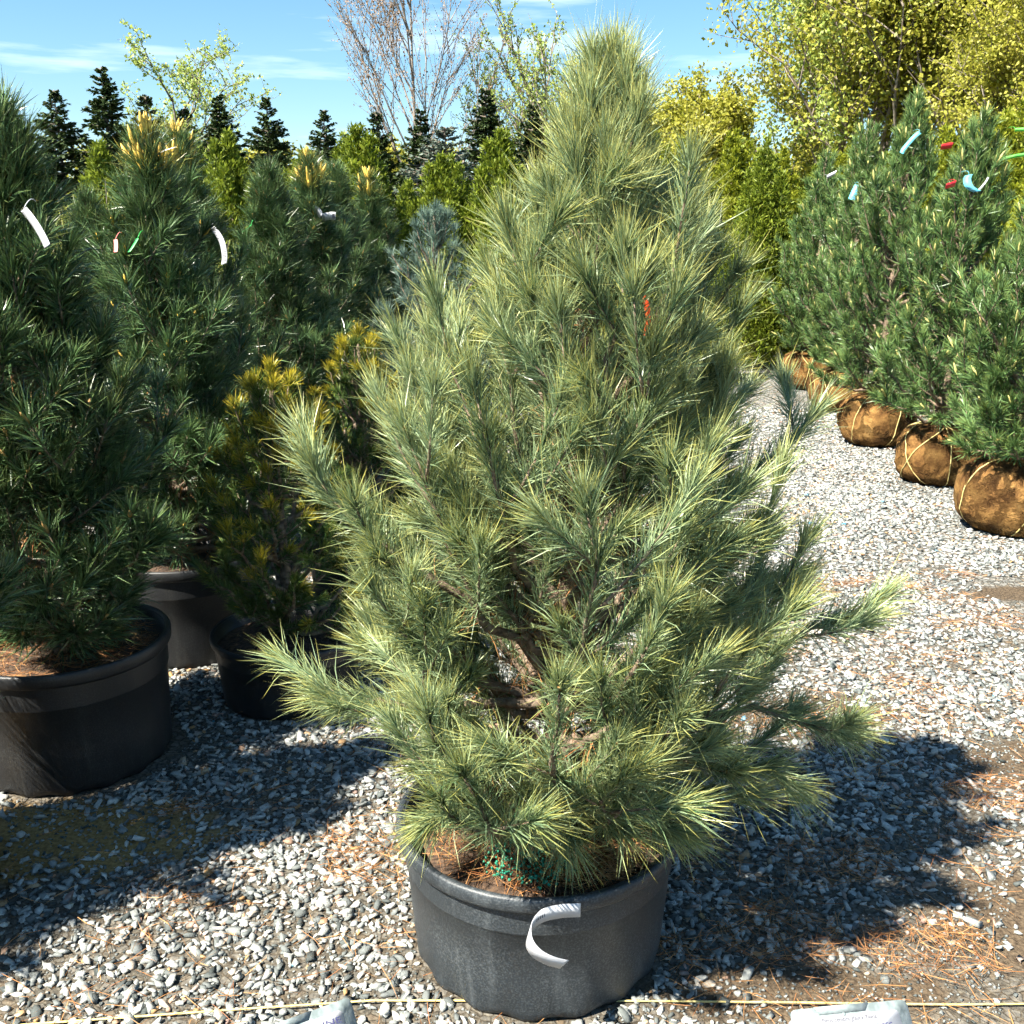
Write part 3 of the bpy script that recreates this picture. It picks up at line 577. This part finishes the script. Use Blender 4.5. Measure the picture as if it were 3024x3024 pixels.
for k, (x, y) in enumerate(((3.42, 13.45), (4.10, 13.2))):
    t = thing('potted_conifer', 'columnar conifer in a grey pot at the end of the lane', 'potted tree', (x, y, 0), 0, 'conifers in grey pots'); make_pot(t, .34, .44, .29, M['pot_grey'])
    ch, gs = [q for q in tree_of(c2) if q[0].name.startswith('crown')][0]; cc = ch.copy(); COL.objects.link(cc); cc.parent = t; cc.location = (0, 0, .40); cc.scale = (.9, .9, .85); cc.rotation_euler = (0, 0, k * 2)
    t2 = MB(); tube(t2, [(0, 0, .3), (0, 0, 1.6)], [.04, .01], 7); t2.build('trunk', M['bark'], t, smooth=True)
# feathery olive shrubs and a golden bush behind the left pines
def make_feather(root, seed, H, r, m, nst=46, nl=60):
    rs = np.random.default_rng(seed); wood, lf = MB(), MB()
    for i in range(nst):
        a = rs.uniform(0, 6.28); q = r * rs.uniform(.25, 1); zt = H * rs.uniform(.45, 1) * (1 - .35 * q / r); P = bez((0, 0, 0), (math.cos(a) * q * .5, math.sin(a) * q * .5, zt * .45), (math.cos(a) * q, math.sin(a) * q, zt), 8)
        tube(wood, P, np.linspace(.012, .003, 8), 4, False); shoot = P[2:]
        n = nl; f = rs.random(n) * 5; ii = np.minimum(f.astype(int), 4); b = shoot[ii] + (shoot[ii + 1] - shoot[ii]) * (f - ii)[:, None]
        d = nrm(rs.normal(size=(n, 3)) * .6 + UP * .5 + np.array([math.cos(a), math.sin(a), 0]) * .3); add_needles(lf, b, d, rs.uniform(.06, .16, n), .009, rs.random(n) * .4, rs.random(n), .1, 0)
    wood.build('stems', M['bark_far'], root); lf.build('crown', m, root, kind='stuff')
GF = 'feathery olive shrubs'; f1 = thing('feathery_shrub', 'feathery olive green shrub behind the dark potted pines', 'shrub', (-2.85, 6.8, 0), 0, GF); make_feather(f1, 5, 2.15, .7, M['feather'], 70, 90)
for x, y, s in ((-3.7, 7.3, 1.02), (-2.45, 7.9, 1.0), (-4.6, 8.6, 1.1), (-3.4, 8.6, 1.1)): dup(f1, (x, y, 0), rc.uniform(0, 6), s)
f2 = thing('golden_bush', 'golden yellow bush glowing among the dark potted pines', 'shrub', (-2.52, 4.98, 0)); make_feather(f2, 6, 1.62, .22, needle_mat('golden_leaves', (.50, .30, .015), (.68, .46, .04), (.7, .5, .05), .5, .3), 30, 40)

# ------------------------------------------------------------ spruces on the skyline
def make_spruce(root, seed, H, r, m):
    rs = np.random.default_rng(seed); c, w = MB(), MB(); tube(w, [(0, 0, -.05), (0, 0, H * .5), (0, 0, H * .99)], [H * .018, H * .010, .008], 7)
    for j in range(430):
            z = H * (.985 - .90 * rs.random() ** .95); q = z / H; l = (r * (1 - q) ** .95 + .07) * rs.uniform(.45, 1.12); a = rs.uniform(0, 6.283); dr = np.array([math.cos(a), math.sin(a), 0]); dz_ = 0
            P = bez((0, 0, z), dr * l * .55 + UP * (z - l * (.30 - .40 * q)), dr * l + UP * (z - l * (.20 - .60 * q ** 2)), 7) + dz_; tube(w, P, np.linspace(.018, .004, 7), 3, False)
            n = int(16 + l * 50); t = rs.uniform(.12, 1, n) ** .8 * 6; ii = np.minimum(t.astype(int), 5); b = P[ii] + (P[ii + 1] - P[ii]) * (t - ii)[:, None]
            sd = np.cross(dr, UP) * rs.choice([-1, 1], (n, 1)); d = nrm(dr * rs.uniform(.3, 1, (n, 1)) + sd * rs.uniform(.1, 1, (n, 1)) + UP * rs.uniform(-.55, .35, (n, 1)))
            ll = np.minimum(1, .25 + l * 1.4) * rs.uniform(.10, .24, (n, 1)) * (1.15 - .5 * (t / 6))[:, None] * H / 5; s = nrm(np.cross(d, rs.normal(size=(n, 3)) * .5 + UP)); ww = .030 * H / 5 * rs.uniform(.7, 1.3, (n, 1))
            V = np.stack([b, b + d * ll * .45 - s * ww, b + d * ll, b + d * ll * .45 + s * ww], 1).reshape(-1, 3)
            c.add(V, None, np.arange(n)[:, None] * 4 + np.array([[0, 1, 2, 3]]), rnd=np.repeat(rs.random(n), 4), tip=np.tile([0, 0, .5, 0], n) * np.repeat(rs.random(n), 4))
    w.build('trunk', M['bark_far'], root); c.build('crown', m, root, kind='stuff')
GS = 'dark spruces on the skyline'; LS = 'dark green spruce standing on the skyline behind the nursery'
s1 = thing('spruce_tree', LS, 'tree', (-10.6, 25, 0), 0, GS); make_spruce(s1, 2, 4.85, 2.1, M['spruce'])
s2 = thing('spruce_tree', LS, 'tree', (-9.45, 25, 0), 0, GS); make_spruce(s2, 12, 5.35, 1.8, M['spruce'])
for x, y, h, src in ((-8.65, 25.5, 4.9, s1), (-8.1, 26.5, 4.7, s1), (-6.85, 25.2, 4.85, s2), (-5.7, 25, 4.78, s1), (-4.38, 25, 4.5, s1), (-3.15, 25, 4.45, s1), (-2.05, 24, 4.4, s2), (-.62, 25, 4.97, s2), (.48, 25, 4.62, s2), (-7.6, 27, 4.4, s1)):
    k = h / (4.95 if src is s1 else 5.45); dup(src, (x, y, 0), rc.uniform(0, 6), (k * (.92 if src is s1 else 1), k * (.92 if src is s1 else 1), k))
dup(s1, (-.15, 20, 0), 1, .62, 'small dark spruce beside the blue-grey spruce')
s3 = thing('blue_spruce', 'rounded blue-grey spruce among the dark spruces', 'tree', (-1.25, 20, 0)); make_spruce(s3, 22, 3.55, 2.6, M['spruce_blue'])

# ------------------------------------------------------------ deciduous trees
def make_leafy(root, seed, H, spread, kids, leaves, lsize, bark, leafm, trunk_r=.1, fork=.12, vase=.5, jit=1., trop=.10, tw=.03):
    rs = np.random.default_rng(seed); w, lf = MB(), MB(); pts = []
    def grow(p, d, ln, r, lv):
        n = 6 if lv < 2 else 4; P = [p]; dd = d
        for i in range(n - 1): dd = nrm(dd + rs.normal(0, .10 if lv < 2 else .16, 3) * jit + UP * (trop if lv else .02)); P.append(P[-1] + dd * ln / (n - 1))
        P = np.array(P); tube(w, P, np.linspace(r, r * .35, n), 6 if lv < 2 else 3, False)
        if lv < len(kids):
            for j in range(kids[lv]):
                t = (fork if lv == 0 else .3) + (1 - (fork if lv == 0 else .3)) * (j + rs.random()) / kids[lv]; f = t * (n - 1); i = min(int(f), n - 2); q = P[i] + (P[i + 1] - P[i]) * (f - i); tg = nrm(P[i + 1] - P[i])
                a = rs.uniform(0, 6.28); o = nrm(np.array([math.cos(a), math.sin(a), 0])); nd = nrm(tg * (1 - vase * .5) + o * vase * spread)
                grow(q, nd, ln * (.50 if lv == 0 else .48) * rs.uniform(.7, 1.2) * (1.15 - .5 * t if lv == 0 else 1), r * (.45 if lv == 0 else .5), lv + 1)
        if lv >= len(kids) - 1: pts.append(P)
    grow(np.array([0, 0, -.05]), np.array([0, 0, 1.]), H * .86, trunk_r, 0)
    for P in pts:
        n = leaves; f = rs.random(n) * (len(P) - 1); i = np.minimum(f.astype(int), len(P) - 2); b = P[i] + (P[i + 1] - P[i]) * (f - i)[:, None] + rs.normal(0, tw, (n, 3))
        d = nrm(rs.normal(size=(n, 3))); s = nrm(np.cross(d, rs.normal(size=(n, 3)))); l = lsize * rs.uniform(.6, 1.3, (n, 1)); V = np.stack([b, b + d * l * .5 - s * l * .33, b + d * l, b + d * l * .5 + s * l * .33], 1).reshape(-1, 3)
        lf.add(V, None, np.arange(n)[:, None] * 4 + np.array([[0, 1, 2, 3]]), rnd=np.repeat(rs.random(n), 4), tip=0)
    w.build('trunk', bark, root, smooth=True); lf.build('crown', leafm, root, kind='stuff')
t1 = thing('bare_tree', 'tall vase-shaped tree, nearly bare, with brownish buds against the sky', 'tree', (-2.35, 27, 0)); make_leafy(t1, 4, 8.6, .62, (18, 8, 5), 9, .055, M['bark_pale'], M['leaf_bud'], .06, .06, .62, .45, .10)
t2 = thing('pale_tree', 'open pale green tree rising between the dark spruces', 'tree', (-7.6, 28, 0)); make_leafy(t2, 8, 6.0, 1.2, (14, 7, 4), 16, .08, M['bark_far'], M['leaf_pale'], .06, .2, .75)
t3 = thing('pale_poplar', 'slender pale green poplar behind the top of the large pine', 'tree', (1.35, 27, 0), 0, 'pale poplars behind the large pine'); make_leafy(t3, 14, 6.0, .8, (16, 6, 4), 14, .075, M['bark_pale'], M['leaf_pale'], .09, .15, .55)
for x, y, s, lab in ((.25, 28, .84, 'smaller pale green poplar beside the slender poplar'), (2.6, 30, .86, 'thin pale poplar with twiggy top right behind the slender poplar')): dup(t3, (x, y, 0), rc.uniform(0, 6), s, lab)
t4 = thing('yellow_green_tree', 'bushy yellow-green spring tree beyond the lane', 'tree', (4.6, 27, 0), 0, 'yellow-green trees beyond the lane'); make_leafy(t4, 24, 4.75, 1.1, (18, 7, 4), 40, .10, M['bark_pale'], M['leaf_yellow'], .07, .10, .7, tw=.11)
for x, y, s, lab in ((3.5, 29, .95, None), (5.6, 29, 1.0, None), (2.7, 26, .70, 'small yellow-green tree close beside the top of the large pine'), (6.3, 25, .62, 'low yellow-green tree beside the pale silvery poplar')): dup(t4, (x, y, 0), rc.uniform(0, 6), s, lab)
t5 = thing('tall_poplar', 'tall leafy yellow-green poplar with dark limbs above the balled pines', 'tree', (8.2, 23, 0), 0, 'tall trees above the balled pines'); make_leafy(t5, 31, 9.5, 1.0, (22, 8, 5), 44, .10, M['bark_far'], M['leaf_yellow'], .10, .08, .62, tw=.13)
for x, y, s in ((9.6, 22, 1.05), (10.8, 21, 1.1), (9.0, 26, 1.1), (11.6, 24, 1.2), (8.9, 19, .62), (10.3, 18.5, .7)): dup(t5, (x, y, 0), rc.uniform(0, 6), s, 'short yellow-green tree in front of the tall poplars' if s < 1 else None)
t6 = thing('pale_poplar', 'pale silvery green poplar at the edge of the tall yellow-green trees', 'tree', (7.6, 24, 0)); make_leafy(t6, 41, 7.6, .9, (16, 7, 4), 30, .09, M['bark_far'], M['leaf_pale'], .08, .1, .6, tw=.08)
t7 = thing('understorey_bush', 'low yellow-green bush in the tree line beneath the spruces', 'shrub', (-11.5, 31, 0), 0, 'bushes along the far tree line'); make_leafy(t7, 51, 3.9, 1.5, (14, 7, 4), 34, .11, M['bark_pale'], M['leaf_yellow'], .05, .03, .95, tw=.12)
for i in range(1, 17): dup(t7, (-11.5 + i * 1.35 + rc.uniform(-.3, .3), 31 + rc.uniform(-1, 1), 0), rc.uniform(0, 6), rc.uniform(.85, 1.12))

# ------------------------------------------------------------ tags, signs, twine, fallen needles
def strip(name, label, pts, wv, width, m, cat='tag', t=.0008, parent=None, **kw):
    P = np.asarray(pts, float); n0 = len(P); u = np.linspace(0, n0 - 1, (n0 - 1) * 6 + 1)
    # Catmull-Rom through the points
    Pe = np.vstack([2 * P[0] - P[1], P, 2 * P[-1] - P[-2]]); W0 = np.broadcast_to(np.asarray(wv, float), P.shape)
    C, Wd = [], []
    for x in u:
        i = min(int(x), n0 - 2); f = x - i; a, b, c, d_ = Pe[i], Pe[i + 1], Pe[i + 2], Pe[i + 3]
        C.append(.5 * (2 * b + (c - a) * f + (2 * a - 5 * b + 4 * c - d_) * f * f + (3 * b - a - 3 * c + d_) * f ** 3)); Wd.append(W0[i] * (1 - f) + W0[i + 1] * f)
    C = np.array(C); Wd = nrm(np.array(Wd)) * width / 2; T = nrm(np.gradient(C, axis=0)); Nn = nrm(np.cross(T, Wd)) * t / 2; n = len(C)
    V = np.stack([C - Wd - Nn, C + Wd - Nn, C + Wd + Nn, C - Wd + Nn], 1).reshape(-1, 3); Q = []
    for i in range(n - 1):
        for k in range(4): Q.append((i * 4 + k, i * 4 + (k + 1) % 4, i * 4 + 4 + (k + 1) % 4, i * 4 + 4 + k))
    Q += [(3, 2, 1, 0), (n * 4 - 4, n * 4 - 3, n * 4 - 2, n * 4 - 1)]
    mb = MB().add(V, None, Q); o = mb.build(name, m, parent, smooth=False)
    if parent is None: o['label'] = label; o['category'] = cat
    for k, v in kw.items(): o[k] = v
    return o, C, Wd, Nn
def bars(parent, C, Wd, Nn, a, b, n=9, side=1):
    """printed bar code: thin dark bars lying on the strip"""
    mb = MB(); rs = random.Random(3)
    for k in range(n):
        x = a + (b - a) * k / n; i = int(x); f = x - i; p = C[i] * (1 - f) + C[min(i + 1, len(C) - 1)] * f; tg = nrm(C[min(i + 1, len(C) - 1)] - C[i]); nn = nrm(Nn[i]) * .0009 * side; hw = Wd[i] * .62; s = tg * rs.uniform(.0006, .0016)
        mb.add([p - hw - s + nn, p + hw - s + nn, p + hw + s + nn, p - hw + s + nn], None, [(0, 1, 2, 3)])
    mb.build('printed_bars', M['ink'], parent)
o, C, Wd, Nn = strip('plant_tag', 'white curled tag hooked over the rim of the squat dusty pot',
    [(.135, 1.697, .316), (.095, 1.692, .317), (.058, 1.680, .315), (.036, 1.660, .304), (.033, 1.643, .285), (.048, 1.637, .264), (.074, 1.640, .245), (.102, 1.650, .228)],
    [(0, -.1, 1), (0, -.1, 1), (.02, -.1, 1), (.15, -.25, .95), (.35, -.4, .85), (.5, -.4, .8), (.5, -.35, .8), (.5, -.3, .8)], .034, M['white_tag'])
bars(o, C, Wd * .35, Nn, 11, 15, 5, -1)
def hang(label, p, dx, dz, wdt, m, bow=.03, dy=-.03, code=False, wv=(.5, -.6, .3), name='plant_tag', grp=None):
    p = np.array(p, float); q = p + np.array([dx, dy, dz]); mid = (p + q) / 2 + np.array([bow, -.3 * abs(bow), bow * .4])
    o, C, Wd, Nn = strip(name, label, [p, p * .6 + mid * .4 + np.array([bow * .3, 0, 0]), mid, mid * .4 + q * .6 + np.array([bow * .25, 0, 0]), q], wv, wdt, m)
    if code: bars(o, C, Wd, Nn, 15, 22, 8)
    tt = MB(); tube(tt, bez(C[0], C[0] + np.array([.01, .02, .035]), C[0] + np.array([-.01, .09, .02]), 6), .0012, 5); tt.build('tie', m, o, smooth=True)
    if grp: o['group'] = grp
TAGS = [('long white tag hanging on the dark pine in the large pot', (-1.154, 2.48, 1.655), (.059, -.085), .022, 'white_tag', .005, (.9, -.4, .5), 0),
    ('green tag tied on the gold-candled dark pine', (-1.208, 3.36, 1.584), (-.021, -.042), .016, 'green_tag', .002, (.7, -.6, .1), 0),
    ('pink tag on the pine in the second column', (-1.318, 3.46, 1.58), (.008, -.04), .02, 'pink_tag', .002, (.8, -.5, .1), 0),
    ('grey-white tag strip between the gold-candled pine and the curled tag', (-1.28, 3.86, 1.60), (.071, -.096), .035, 'white_tag', .01, (.7, -.4, .6), 0),
    ('curled white tag with bar code on the gold-leader pine', (-1.214, 4.22, 1.625), (.047, -.146), .030, 'white_tag', .022, (.9, -.5, .2), 1),
    ('green tag behind the gold-leader pine', (-1.262, 5.05, 1.638), (-.033, -.03), .02, 'green_tag', .004, (.7, -.5, .4), 0),
    ('white tag strip hanging on the third pine behind the gold-leader pine', (-1.256, 5.85, 1.701), (.005, -.129), .028, 'white_tag', .012, (.9, -.5, .1), 0),
    ('folded white tag draped on a far potted pine', (-1.237, 6.35, 1.756), (.084, -.062), .045, 'white_tag', .02, (.5, -.4, .8), 0),
    ('white tag with dark print standing out from a far potted pine', (-1.153, 6.35, 1.694), (.088, .006), .050, 'white_tag', .01, (.1, -.4, .9), 1),
    ('cyan strip tied near the top of the tallest balled pine', (2.781, 7.3, 2.263), (-.12, -.137), .030, 'cyan_tag', -.02, (.7, -.5, -.5), 0),
    ('dark red tag behind the tallest balled pine', (3.015, 7.3, 2.181), (-.089, -.014), .04, 'red_tag', 0, (.1, -.3, .9), 0),
    ('cyan printed tag on the balled pine with the white loop', (2.887, 8.8, 1.988), (-.057, -.119), .055, 'cyan_tag', -.005, (.9, -.4, -.4), 1),
    ('cyan curled tag beside a red tag on a balled pine', (2.611, 6.05, 1.922), (.048, -.093), .042, 'cyan_tag', -.03, (.9, -.4, .2), 0),
    ('white tie end next to the curled cyan tag', (2.656, 6.03, 1.828), (.045, .078), .012, 'white_tag', .01, (.6, -.6, -.3), 0),
    ('bright red tag beside the curled cyan tag', (2.562, 6.1, 1.878), (-.068, -.018), .034, 'red_tag', 0, (.1, -.3, .9), 0),
    ('white tag on the balled pine beside the grey pots', (3.035, 10.2, 2.123), (.074, .038), .05, 'white_tag', 0, (.3, -.3, .9), 0)]
for lab, p, (dx, dz), wd, mm, bow, wv, code in TAGS: hang(lab, p, dx, dz, wd, M[mm], bow, code=bool(code), wv=wv)
hang('orange-red ribbon tied inside the crown of the large pine', (.230, 1.93, 1.505), .022, -.095, .011, M['orange_tag'], .014, dy=.0, name='ribbon', wv=(.9, -.4, .2))
for p, dx, dz in (((3.477, 7.4, 2.289), .092, -.007), ((3.318, 7.2, 2.085), .14, .027), ((3.352, 7.5, 1.891), .095, -.007)): hang('lime green ribbon on the yellow-green conifers behind the balled pines', p, dx, dz, .025, M['lime_tag'], .01, wv=(.1, -.3, .9), name='ribbon', grp='lime ribbons')

def text_part(body, size, m, parent, x0, x1, y, z=.0024):
    c = bpy.data.curves.new('lettering', 'FONT'); c.body = body; c.size = size; c.align_x = 'LEFT'; c.extrude = .0003
    o = bpy.data.objects.new('tmp', c); COL.objects.link(o); dg = bpy.context.evaluated_depsgraph_get()
    me = bpy.data.meshes.new_from_object(o.evaluated_get(dg)); bpy.data.objects.remove(o); me.materials.clear(); me.materials.append(m)
    vx = [v.co.x for v in me.vertices]; k = (x1 - x0) / (max(vx) - min(vx)); t = link('lettering', me, parent); t.location = (x0 - min(vx) * k, y, z); t.scale = (k, 1, 1); return t
def rounded(w, h, r, t, z0=0):
    pts = []
    for cx, cy, a0 in ((w / 2 - r, h / 2 - r, 0), (-w / 2 + r, h / 2 - r, 90), (-w / 2 + r, -h / 2 + r, 180), (w / 2 - r, -h / 2 + r, 270)):
        for k in range(6): a = rad(a0 + k * 18); pts.append((cx + math.cos(a) * r, cy + math.sin(a) * r))
    n = len(pts); V = [(x, y, z0) for x, y in pts] + [(x, y, z0 + t) for x, y in pts] + [(0, 0, z0), (0, 0, z0 + t)]
    T = []; Q = []
    for k in range(n): j = (k + 1) % n; Q.append((k, j, n + j, n + k)); T += [(2 * n, j, k), (2 * n + 1, n + k, n + j)]
    return MB().add(V, T, Q)
def sign(label, centre, yaw_, lines, w=.222, h=.14, tilt=42, roll=0):
    root = thing('plant_sign', label, 'sign', (centre[0], centre[1], centre[2])); root.rotation_euler = (rad(tilt), rad(roll), yaw_)
    rounded(w, h, .011, .0015).build('plate', M['zinc'], root)
    f = MB(); V = [(-w * .30, h / 2 + .001, .0017), (w * .17, h / 2 + .001, .0017), (w * .13, h / 2 - .012, .0017), (-w * .26, h / 2 - .012, .0017)]
    f.add(V + [(x, y, z + .0012) for x, y, z in V], None, [(0, 3, 2, 1), (4, 5, 6, 7), (0, 1, 5, 4), (1, 2, 6, 5), (2, 3, 7, 6), (3, 0, 4, 7)]); f.build('folded_clip', M['zinc'], root)
    r_ = MB(); lathe(r_, [(.0035, .0015), (.0033, .0026), (.002, .0033), (.0001, .0035)], 12); rv = r_.build('rivet', M['zinc'], root, smooth=True); rv.location = (-.012, h / 2 - .0145, 0)
    p = rounded(w * .82, h - .034, .008, .0006, .0016); lb = p.build('paper_label', M['paper'], root); lb.location = (0, .002, 0)
    for ln_ in lines: text_part(*ln_[:3], lb, *ln_[3:])
    for sx in (-.05, .05):
        s_ = MB(); zz = centre[2] + .05; tube(s_, [(sx, -h * .2, -.001), (sx, -h * .45, -.006), (sx, -h * .45 - centre[2] * math.sin(rad(tilt)) * 1.06, -.006 - centre[2] * math.cos(rad(tilt)) * 1.06)], .002, 6); s_.build('wire_leg', M['zinc'], root, smooth=True)
    return root
sign('galvanised sign naming a dwarf blue Swiss pine on its white label', (.616, 1.468, .203), rad(7), [("Pinus cembra glauca 'Nana'", .0098, M['ink'], -.055, .049, .0425), ('DWARF BLUE SWISS', .0150, M['ink_blue'], -.074, .074, .0235)])
sign('galvanised sign turned aside, its label ending in PINE', (-.37, 1.44, .203), rad(29), [('PINE', .0150, M['ink_blue'], .040, .085, .033)])
tw = MB(); P = [(-1.05, 1.735, .006), (-.6, 1.775, .010), (-.3, 1.80, .012), (-.1, 1.806, .006), (.06, 1.81, .003), (.3, 1.805, .006), (.55, 1.795, .012), (.95, 1.79, .010), (1.3, 1.80, .006)]
tube(tw, P, .0022, 6); o = tw.build('twine', M['straw'], smooth=True, label='straw-yellow twine stretched over the gravel at the foot of the squat pot', category='twine')
dn = MB()
for k in range(150):
    x, y = R.uniform(-1.2, 2.2), R.uniform(1.7, 4.6)
    if x < .3 and R.random() < .45: x = R.uniform(.3, 2.2)
    s_ = R.uniform(.05, .16); litter(dn, x, y, .012, s_ * 1.3, s_ * .8, int(R.integers(12, 50)), L=.08, w=.0013, pile=.012)
litter(dn, 1.2, 2.5, .012, 1.1, 1.0, 900, L=.10, w=.0016, pile=.012); litter(dn, -.5, 2.2, .012, .9, .6, 350, L=.10, w=.0016, pile=.012)
for cx, cy, c in ((-.33, 2.28, 90), (1.42, 2.62, 120), (1.55, 2.1, 130), (.95, 1.95, 150), (.62, 2.0, 110), (.85, 2.3, 120)): litter(dn, cx, cy, .013, .16, .10, c * 2, L=.08, w=.0013, pile=.018)
dn.build('fallen_needles', M['dry'], None, kind='stuff', label='rust-brown fallen pine needles scattered over the gravel', category='needles')
